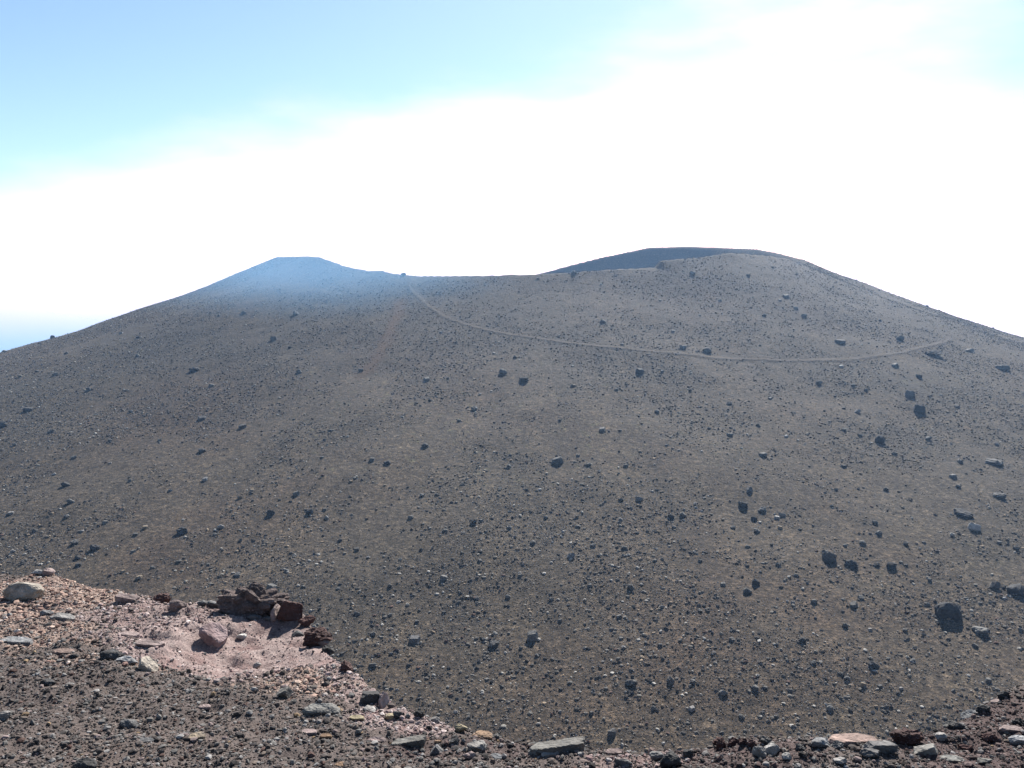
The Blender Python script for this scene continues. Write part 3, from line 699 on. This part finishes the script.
# ------------------------------------------------------------------ stones on the ridge
# centre px, py, width, height, shape, tone, (tilt x, tilt y, turn) in degrees, label
STONES = [
 (25, 592, 31, 23, 'block', 'f', (8, 12, 20), 'rounded grey-tan boulder on the pink gravel shoulder by the left margin'),
 (49, 572, 10, 9, 'round', 'k', (0, 0, 0), 'small rounded pinkish stone on the crest above the rounded boulder'),
 (38, 572.5, 12, 6, 'block', 'w', (0, 0, 0), 'whitish stone on the crest just left of the rounded pinkish one'),
 (47, 613, 11, 7, 'block', 'b', (0, 0, 0), 'small bluish grey stone below the rounded boulder'),
 (63, 616, 21, 10, 'slab', 'p', (18, 24, 10), 'slanting pale slab with a dark face below the rounded boulder'),
 (15, 640, 29, 9, 'slab', 'b', (10, 8, 0), 'pale bluish flat slab at the left margin below the pink shoulder'),
 (64, 651, 18, 8, 'slab', 'n', (14, 10, 0), 'flat orange-tan stone on dark gravel right of the bluish slab'),
 (73, 657, 10, 6, 'block', 'd', (0, 0, 0), 'small dark stone touching the flat orange-tan stone'),
 (112, 656, 19, 14, 'round', 'd', (0, 0, 0), 'black round-backed rock at the left end of a trio'),
 (127, 661, 18, 11, 'block', 'b', (5, 14, 0), 'bluish grey rock in the middle of a trio'),
 (149, 664, 15, 21, 'slab', 'f', (20, 52, 10), 'pale tan slab standing on edge at the right end of a trio'),
 (4, 716, 10, 10, 'block', 'p', (0, 0, 0), 'pale stone with a dark side at the left margin'),
 (129, 724, 17, 9, 'block', 'g', (10, 0, 0), 'grey stone lying in dark gravel below the rock trio'),
 (197, 735, 15, 8, 'slab', 't', (12, -10, 0), 'tan curved stone in the dark gravel of the ridge'),
 (48, 683, 13, 7, 'block', 'd', (0, 0, 0), 'dark stone in the gravel below the flat orange-tan stone'),
 (205, 706, 11, 5, 'slab', 'k', (10, 0, 0), 'pale pink flake above the tan curved stone'),
 (145, 740, 16, 7, 'slab', 'g', (10, 5, 0), 'low grey slab right below the grey stone in dark gravel'),
 (85, 764, 22, 12, 'block', 'd', (0, 0, 0), 'dark stone at the bottom margin'),
 (128, 634, 20, 7, 'slab', 'k', (8, 10, -15), 'pale pink ledge of rock left of the hollow, upper one of two'),
 (150, 643, 26, 6, 'slab', 'k', (6, 10, -18), 'pale pink ledge of rock left of the hollow, lower one of two'),
 (162, 599, 18, 13, 'scoria', 'r', (0, 0, 0), 'dark red scoria lump on the crest left of the hollow'),
 (178, 605, 14, 14, 'block', 'k', (0, 18, 0), 'pointed pinkish white stone right of the dark red lump on the crest'),
 (128, 598, 19, 10, 'wedge', 'k', (10, -20, 0), 'pale pinkish fin of rock on the crest left of the dark red lump'),
 (213, 604, 15, 9, 'block', 'b', (0, 0, 0), 'bluish grey stone left of the dark lava outcrop'),
 (203, 603, 9, 7, 'block', 'g', (0, 0, 0), 'small dark grey stone on the crest behind the mauve slab'),
 (290, 609, 24, 26, 'box', 'r', (-8, 12, 18), 'black-faced block at the right end of the dark lava outcrop'),
 (277, 610, 9, 22, 'slab', 'k', (72, 0, 70), 'narrow pale slab between the outcrop and the black-faced block'),
 (254, 617.5, 11, 7, 'round', 'b', (0, 0, 0), 'bluish white stone at the foot of the dark lava outcrop'),
 (268, 618.5, 10, 5, 'block', 'g', (0, 0, 0), 'grey stone at the outcrop foot, right of the bluish white one'),
 (236, 596, 8, 6, 'block', 'k', (0, 0, 0), 'pale pink stone perched on the left of the dark lava outcrop'),
 (214, 631, 24, 27, 'slab', 'm', (12, 34, -14), 'mauve slab leaning against the left wall of the pale hollow'),
 (242, 636, 9, 7, 'block', 'w', (0, 0, 0), 'white stone lying alone in the pale hollow'),
 (298, 634, 12, 8, 'block', 'g', (0, 20, 0), 'dark grey stone at the right side of the pale hollow'),
 (312, 635, 9, 10, 'round', 't', (0, 0, 0), 'tan stone with a dark underside at the right side of the hollow'),
 (319, 634, 26, 21, 'scoria', 'r', (0, 0, 30), 'dark red rock rimming the right side of the pale hollow'),
 (321, 626, 15, 9, 'round', 'k', (0, 0, 0), 'rounded dull pink stone on top of the dark red rim rock'),
 (328, 650, 13, 11, 'crag', 'd', (0, 0, 0), 'black stone at the lower right corner of the pale hollow'),
 (307, 621, 15, 11, 'crag', 'r', (0, 0, 0), 'small dark red lump between the black-faced block and the rim rock'),
 (257, 665.5, 8, 7, 'block', 'w', (0, 0, 0), 'small white stone below the pale hollow'),
 (347, 667, 13, 15, 'crag', 'r', (0, 20, 0), 'dark slab set in the ridge edge right of the hollow'),
 (371, 698, 20, 17, 'box', 'd', (0, 0, 12), 'dark box-like rock leaning on a pink upright slab'),
 (384, 698, 9, 23, 'slab', 'k', (75, -14, 55), 'narrow pink slab standing upright on the ridge edge'),
 (284, 693, 16, 15, 'wedge', 's', (20, 30, 0), 'grey-green wedge of rock above the long pale slab'),
 (321, 708, 34, 13, 'slab', 's', (26, 10, 0), 'long pale grey-green slab lying flat in the gravel'),
 (369, 708, 12, 9, 'slab', 'w', (20, 26, 0), 'whitish slab right of the long pale grey-green slab'),
 (357, 717, 14, 6, 'slab', 'y', (12, 0, 0), 'yellowish flat stone right of the long pale grey-green slab'),
 (309, 731, 15, 6, 'slab', 'k', (14, 0, 0), 'pale pinkish stone below the long pale grey-green slab'),
 (326, 735, 11, 5, 'slab', 'o', (14, 0, 0), 'yellow-orange stone below the long pale grey-green slab'),
 (377, 739, 17, 7, 'slab', 'k', (18, 10, 0), 'pink flat stone left of the pale slab with a dark end'),
 (408, 741, 32, 13, 'ramp', 's', (0, 0, 0), 'pale slab with a dark broken end in the ridge gravel'),
 (437, 749, 12, 10, 'wedge', 'g', (0, 10, 0), 'dark wedge stone right of the pale slab with a dark end'),
 (438, 742, 7, 4, 'block', 'o', (0, 0, 0), 'tiny orange-yellow stone above the dark wedge stone'),
 (435, 712, 10, 7, 'round', 'p', (0, 0, 0), 'pale rounded stone on the descending ridge edge'),
 (341, 764, 14, 6, 'slab', 'o', (14, 0, 0), 'pale orange stone at the bottom margin'),
 (390, 717, 9, 8, 'block', 'y', (0, 0, 0), 'small yellowish stone at the foot of the pink upright slab'),
 (398, 715, 12, 9, 'scoria', 'd', (0, 0, 0), 'dark lump right of the pink upright slab'),
 (419, 714, 10, 9, 'scoria', 'd', (0, 0, 0), 'dark lump on the edge left of the pale rounded stone'),
 (461, 724, 12, 10, 'block', 'y', (0, -20, 0), 'pale yellow rock on the ridge edge'),
 (482, 734, 19, 11, 'slab', 'o', (24, 18, 0), 'rusty orange rock with a yellow upper edge'),
 (497, 736, 11, 10, 'scoria', 'd', (0, 0, 0), 'dark lump right of the rusty orange rock'),
 (477, 746, 18, 14, 'block', 'p', (10, 15, 0), 'pale grey block below the rusty orange rock'),
 (470, 755, 14, 9, 'block', 'k', (0, 0, 0), 'dull pink stone below the pale grey block'),
 (455, 741, 9, 8, 'block', 'd', (0, 0, 0), 'dark stone left of the pale grey block'),
 (495, 756, 12, 8, 'slab', 'b', (18, 18, 0), 'bluish slab right of the dull pink stone'),
 (557, 731, 52, 17, 'ramp', 's', (0, 0, 0), 'long pale-topped slab with dark broken end on the ridge edge'),
 (524, 723, 9, 7, 'scoria', 'd', (0, 0, 0), 'small dark lump above the long pale-topped slab'),
 (549, 753, 14, 5, 'slab', 'p', (16, 0, 0), 'thin pale stone below the long pale-topped slab'),
 (581, 754, 6, 6, 'block', 'w', (0, 0, 0), 'tiny white stone below the dark end of the long slab'),
 (549, 739, 9, 6, 'block', 'w', (0, 14, 0), 'small whitish stone touching the underside of the long slab'),
 (534, 744, 12, 5, 'slab', 's', (14, 0, 0), 'flat greenish stone left below the long pale-topped slab'),
 (614, 747, 17, 7, 'slab', 'k', (14, 0, 0), 'pinkish white flat stone on the ridge edge'),
 (653, 742, 9, 8, 'block', 'n', (0, 0, 0), 'orange-tan stone standing up on the ridge edge'),
 (671, 761, 21, 20, 'block', 'd', (0, -15, 0), 'dark angular rock rising from the bottom margin'),
 (688, 753, 10, 9, 'block', 'd', (0, 10, 0), 'small dark triangular stone right of the dark angular rock'),
 (657, 757, 13, 11, 'block', 'g', (0, 0, 0), 'grey stone at the left side of the dark angular rock'),
 (623, 762, 16, 8, 'block', 'g', (0, 0, 0), 'low grey stone at the bottom margin under the pinkish white stone'),
 (718, 732, 11, 10, 'scoria', 'r', (0, 0, 0), 'reddish scoria ball topping a small red stack'),
 (721, 744, 10, 14, 'scoria', 'r', (0, 0, 0), 'tall dark red scoria lump under the reddish ball'),
 (733, 742, 10, 10, 'scoria', 'r', (0, 0, 0), 'round red scoria lump right of the tall one'),
 (742, 742, 9, 9, 'scoria', 'r', (0, 0, 0), 'small red scoria lump beside the round red one'),
 (752, 744, 9, 9, 'scoria', 'r', (0, 0, 0), 'last red scoria lump before the black stone on the edge'),
 (765, 740, 11, 10, 'scoria', 'd', (0, 0, 0), 'black scoria stone above two pale blocks'),
 (759, 751, 13, 15, 'block', 'p', (0, 10, 0), 'left of two pale grey blocks below the black scoria stone'),
 (772, 749, 15, 13, 'block', 'p', (0, -12, 0), 'right of two pale grey blocks below the black scoria stone'),
 (787, 757, 9, 9, 'block', 'w', (0, 0, 0), 'whitish stone right of the two pale grey blocks'),
 (733, 728, 9, 7, 'block', 'g', (0, 0, 0), 'grey stone on the edge above the round red lumps'),
 (820, 743, 16, 10, 'block', 'b', (0, 0, 0), 'bluish grey stone left of the pink-tan slab'),
 (852, 738, 45, 8, 'slab', 'n', (6, 2, 0), 'long pink-tan slab on the ridge edge'),
 (838, 745, 11, 8, 'scoria', 'g', (0, 0, 0), 'grey lump in front of the pink-tan slab'),
 (879, 747, 29, 13, 'box', 'g', (8, 8, 10), 'dark-fronted block with a lit flat top before the pink-tan slab'),
 (906, 737, 25, 19, 'scoria', 'r', (0, 0, 0), 'dark red lava lump standing on the ridge edge'),
 (926, 750, 24, 12, 'wedge', 's', (12, 28, 0), 'pale grey blade of rock right of the dark red lava lump'),
 (950, 758, 22, 7, 'slab', 's', (18, 22, 0), 'thin pale sliver lying below the grey blade'),
 (941, 737, 10, 9, 'block', 'p', (0, 20, 0), 'pale pointed stone on the red scoria right of the lava lump'),
 (971, 710, 17, 10, 'slab', 'b', (28, -30, 0), 'bluish slab leaning on the rising right edge'),
 (951, 718, 14, 8, 'slab', 's', (28, -28, 0), 'pale blade of rock left of the leaning bluish slab'),
 (982, 709, 12, 9, 'scoria', 'd', (0, 0, 0), 'black lump right of the leaning bluish slab'),
 (956, 726, 16, 8, 'scoria', 'd', (0, 0, 0), 'black lump under the pale blade on the right edge'),
 (996, 701, 10, 5, 'slab', 'k', (14, -20, 0), 'pale pink flake high on the right edge'),
 (1003, 695, 12, 10, 'scoria', 'd', (0, 0, 0), 'black lump at the top of the right edge'),
 (1010, 728, 20, 7, 'slab', 'k', (18, 20, 0), 'pale pinkish slab in the red scoria at the right margin'),
 (1017, 741, 14, 10, 'block', 'b', (0, 0, 0), 'pale bluish stone at the right margin below the pinkish slab'),
 (870, 754, 18, 10, 'block', 'g', (0, 14, 0), 'grey stone below the dark-fronted block'),
 (985, 762, 13, 8, 'block', 's', (0, -10, 0), 'grey-green stone at the bottom right of the red scoria'),
 (840, 762, 12, 9, 'block', 'p', (0, 0, 0), 'pale stone at the bottom margin below the pink-tan slab'),
 (1019, 723, 12, 9, 'scoria', 'd', (0, 0, 0), 'black scoria lump at the right margin above the pinkish slab'),
 (800, 748, 9, 8, 'scoria', 'd', (0, 0, 0), 'small dark lump midway between the pale blocks and the bluish grey stone'),
 (966, 748, 13, 8, 'scoria', 'r', (0, 0, 0), 'red scoria lump right of the thin pale sliver'),
 (990, 738, 14, 9, 'scoria', 'r', (0, 0, 0), 'dark red scoria lump amid the red gravel on the right'),
]
GROUP_RIDGE = 'stones lying on the near ridge'
for i, (px, py, w, h, kind, tone, (tx, ty, tz), label) in enumerate(STONES):
    g = march(ridge_z, px, py + h * .3, 2.5, 14)
    k = 0
    while g is None and k < 12:
        k += 1; g = march(ridge_z, px, py + h * .3 + 2 * k, 2.5, 14)
    if g is None: continue
    s = g.length / FPX
    P, Fa = rock_shape(kind, 900 + i * 13, 4)
    W, H = w * s * 1.04, h * s * 1.1
    flat_lying = kind == 'slab' and abs(tx) < 40
    # rotate the raw rock first, then fit its seen width and height
    R = np.array(Euler((math.radians(tx), math.radians(ty), math.radians(tz)), 'XYZ').to_matrix())
    Q = P * np.array([1, .8 if not flat_lying else .9, .42 if kind == 'slab' else .85]) @ R.T
    q0, q1 = Q.min(0), Q.max(0); ex = (q1 - q0)
    sx = W / ex[0]
    # seen height of a box from about 22 degrees above: z*cos + y*sin
    sz_ = H / (ex[2] * .92 + ex[1] * .40)
    sy = sz_ if not flat_lying else max(sz_, .42 * sx)
    Q = (Q - (q0 + q1) / 2) * np.array([sx, sy if flat_lying else min(max(sx, sz_ * .8), 1.3 * sz_), sz_ if not flat_lying else sz_])
    me = mesh_from_arrays('stone', Q, Fa)
    o = link('stone', me, ROCK[tone])
    hz = Q[:, 2].max()
    o.location = (g.x, g.y, g.z + hz * (.34 if kind == 'slab' else .6))
    tag(o, label, 'stone', GROUP_RIDGE)

# the dark welded outcrop at the back of the hollow: one knobbly body
V, Fa = ico(6)
c = march(ridge_z, 254, 612, 2.5, 14); s = c.length / FPX
off = Vector((3.1, 7.7, 1.3))
L = []
for v in V:
    p = Vector(v)
    wv = mnoise.voronoi(Vector((p.x * 2.8, p.y * 1.7, p.z * 1.8)) + off)[0]
    r = 1 + .62 * (.42 - wv[0]) + .16 * mnoise.noise(p * 2.1 + off) + .10 * mnoise.noise(p * 6 + off) + .06 * mnoise.noise(p * 13 + off)
    q = p * r
    q = q / (abs(p.x) ** 3.2 + abs(p.y) ** 3.2 + abs(p.z) ** 3.2) ** (1 / 3.2)
    q.z *= .80 + .42 * math.exp(-((p.x + .1) / .22) ** 2) - .12 * p.x
    L.append((q.x * 31 * s, q.y * 15 * s, q.z * 16 * s))
me = mesh_from_arrays('lava_outcrop', L, Fa)
o = link('lava_outcrop', me, mat_rock('welded_scoria', (.05, .038, .036), (.12, .09, .083), (.20, .16, .148), 4.0))
o.location = (c.x, c.y, c.z + 6 * s)
tag(o, 'knobbly dark red-brown lava outcrop walling the back of the pale hollow', 'outcrop')


# ------------------------------------------------------------------ air
def volume_box(name, lo, hi, mat, label):
    (x0, y0, z0), (x1, y1, z1) = lo, hi
    V = [(x0, y0, z0), (x1, y0, z0), (x1, y1, z0), (x0, y1, z0), (x0, y0, z1), (x1, y0, z1), (x1, y1, z1), (x0, y1, z1)]
    Fa = [(0, 3, 2, 1), (4, 5, 6, 7), (0, 1, 5, 4), (1, 2, 6, 5), (2, 3, 7, 6), (3, 0, 4, 7)]
    o = link(name, mesh_from_arrays(name, V, Fa), mat); tag(o, label, 'haze', kind='stuff'); return o


HAZE_D, HAZE_C, HAZE_G = .00029, (.35, .58, .95), .5
hm = NT('blue_air'); pv = hm.n('ShaderNodeVolumePrincipled'); pv.inputs['Density'].default_value = HAZE_D
pv.inputs['Color'].default_value = (*HAZE_C, 1); pv.inputs['Anisotropy'].default_value = HAZE_G
hm.l(pv.outputs[0], hm.out.inputs['Volume'])
volume_box('haze', (cone_x0 - 5, -220, bz - 1), (cone_x1 + 5, cone_y1 + 5, 24.0), hm.mat, 'thin blue haze filling the air over the cone')

# blue veil over the left summit: an ellipsoid of thin scattering volume
mm = NT('thin_blue_volume'); tc = mm.n('ShaderNodeTexCoord').outputs['Object']
ln = mm.n('ShaderNodeVectorMath', operation='LENGTH'); mm.l(tc, ln.inputs[0])
nz = mm.noise(tc, 1.6, 2, .5)
r = mm.math('ADD', ln.outputs['Value'], mm.math('MULTIPLY', mm.math('SUBTRACT', nz, .5), .35))
f = mm.n('ShaderNodeMapRange', interpolation_type='SMOOTHSTEP'); mm.l(r, f.inputs['Value'])
f.inputs['From Min'].default_value = .95; f.inputs['From Max'].default_value = .1; f.inputs['To Min'].default_value = 0; f.inputs['To Max'].default_value = 1
pv = mm.n('ShaderNodeVolumePrincipled'); mm.l(mm.math('MULTIPLY', f.outputs[0], .0062), pv.inputs['Density'])
pv.inputs['Color'].default_value = (.30, .62, 1.0, 1); pv.inputs['Anisotropy'].default_value = .3
mm.l(pv.outputs[0], mm.out.inputs['Volume'])
V, Fa = ico(4)
blue_veil = link('blue_veil', mesh_from_arrays('blue_veil', V, Fa, True), mm.mat)
dm = pix_dir(286, 264) * 205.0
blue_veil.location = dm; blue_veil.scale = (72, 60, 15)
tag(blue_veil, 'thin blue veil over the left summit of the cone', 'blue_veil', kind='stuff')

# ------------------------------------------------------------------ light, sky, camera
w = bpy.data.worlds.new('World'); scene.world = w; w.use_nodes = True
t = w.node_tree; t.nodes.clear()
sky = t.nodes.new('ShaderNodeTexSky'); sky.sky_type = 'NISHITA'; sky.sun_disc = False
sky.sun_elevation = SUN_EL; sky.sun_rotation = SUN_AZ; sky.altitude = 1500; sky.air_density = 1.0; sky.dust_density = 1.2; sky.ozone_density = 1.0
bg = t.nodes.new('ShaderNodeBackground'); bg.inputs['Strength'].default_value = .054
ow = t.nodes.new('ShaderNodeOutputWorld')

def wn(typ, **kw):
    nd = t.nodes.new(typ)
    for k, v in kw.items(): setattr(nd, k, v)
    return nd


def wmath(op, a, c):
    nd = wn('ShaderNodeMath', operation=op)
    for s, v in ((nd.inputs[0], a), (nd.inputs[1], c)):
        if hasattr(v, 'is_linked'): t.links.new(v, s)
        else: s.default_value = v
    return nd.outputs[0]


# thin cloud veil: thick towards the horizon and around the sun
gen = wn('ShaderNodeTexCoord').outputs['Generated']
dot = wn('ShaderNodeVectorMath', operation='DOT_PRODUCT'); t.links.new(gen, dot.inputs[0]); dot.inputs[1].default_value = SUN_DIR
sx = wn('ShaderNodeSeparateXYZ'); t.links.new(gen, sx.inputs[0])
mp = wn('ShaderNodeMapping'); mp.inputs['Scale'].default_value = (1.0, 1.0, 3.5); t.links.new(gen, mp.inputs[0])
cn = wn('ShaderNodeTexNoise'); cn.inputs['Scale'].default_value = 2.6; cn.inputs['Detail'].default_value = 6; cn.inputs['Roughness'].default_value = .55; t.links.new(mp.outputs[0], cn.inputs['Vector'])
near_sun = wmath('MULTIPLY', wmath('MAXIMUM', wmath('SUBTRACT', dot.outputs['Value'], .86), 0.0), 5.0)
veil = wmath('ADD', wmath('ADD', wmath('SUBTRACT', wmath('MULTIPLY', dot.outputs['Value'], 1.7), wmath('MULTIPLY', sx.outputs[2], 4.6)), wmath('SUBTRACT', near_sun, .97)), wmath('MULTIPLY', wmath('SUBTRACT', cn.outputs['Fac'], .5), .9))
vr = wn('ShaderNodeMapRange', interpolation_type='SMOOTHSTEP'); t.links.new(veil, vr.inputs['Value'])
vr.inputs['From Min'].default_value = -.60; vr.inputs['From Max'].default_value = .36; vr.inputs['To Max'].default_value = .9
vm = wn('ShaderNodeMix', data_type='RGBA'); t.links.new(vr.outputs[0], vm.inputs[0]); tint = wn('ShaderNodeMix', data_type='RGBA', blend_type='MULTIPLY'); tint.inputs[0].default_value = 1; t.links.new(sky.outputs[0], tint.inputs[6]); tint.inputs[7].default_value = (.95, 1.025, 1.02, 1)
t.links.new(tint.outputs[2], vm.inputs[6]); vm.inputs[7].default_value = (19, 11.5, 10.4, 1)
# below the horizon: far haze, whitest under the sun
def wstep(v, a, c):
    nd = wn('ShaderNodeMapRange', interpolation_type='SMOOTHSTEP'); t.links.new(v, nd.inputs['Value'])
    nd.inputs['From Min'].default_value = a; nd.inputs['From Max'].default_value = c
    return nd.outputs[0]


low = wn('ShaderNodeMix', data_type='RGBA')
t.links.new(wmath('MULTIPLY', wstep(sx.outputs[2], .008, -.068), wstep(dot.outputs['Value'], .72, .60)), low.inputs[0])
t.links.new(vm.outputs[2], low.inputs[6]); low.inputs[7].default_value = (3.4, 4.6, 5.7, 1)
t.links.new(low.outputs[2], bg.inputs['Color']); t.links.new(bg.outputs[0], ow.inputs['Surface'])

sl = bpy.data.lights.new('sun', 'SUN'); sl.energy = 4.2; sl.angle = math.radians(.53); sl.color = (1.0, .955, .89)
so = bpy.data.objects.new('sun', sl); COL.objects.link(so)
so.rotation_euler = SUN_DIR.to_track_quat('Z', 'Y').to_euler(); so.location = SUN_DIR * 600

cd = bpy.data.cameras.new('camera'); cam = bpy.data.objects.new('camera', cd); COL.objects.link(cam)
cd.sensor_width = 36; cd.lens = 36 * FPX / 1024; cd.clip_start = .1; cd.clip_end = 60000
cam.rotation_euler = (math.pi / 2 - PITCH, 0, 0)
scene.camera = cam

scene.view_settings.view_transform = 'Standard'; scene.view_settings.look = 'None'; scene.view_settings.gamma = 1
scene.view_settings.exposure = 1.5
scene.render.engine = 'CYCLES'
scene.cycles.volume_bounces = 1; scene.cycles.max_bounces = 6; scene.cycles.transparent_max_bounces = 12
scene.cycles.volume_step_rate = 2.0
scene.cycles.use_denoising = True; scene.cycles.denoiser = 'OPENIMAGEDENOISE'; scene.cycles.denoising_input_passes = 'RGB_ALBEDO_NORMAL'; scene.cycles.denoising_prefilter = 'ACCURATE'
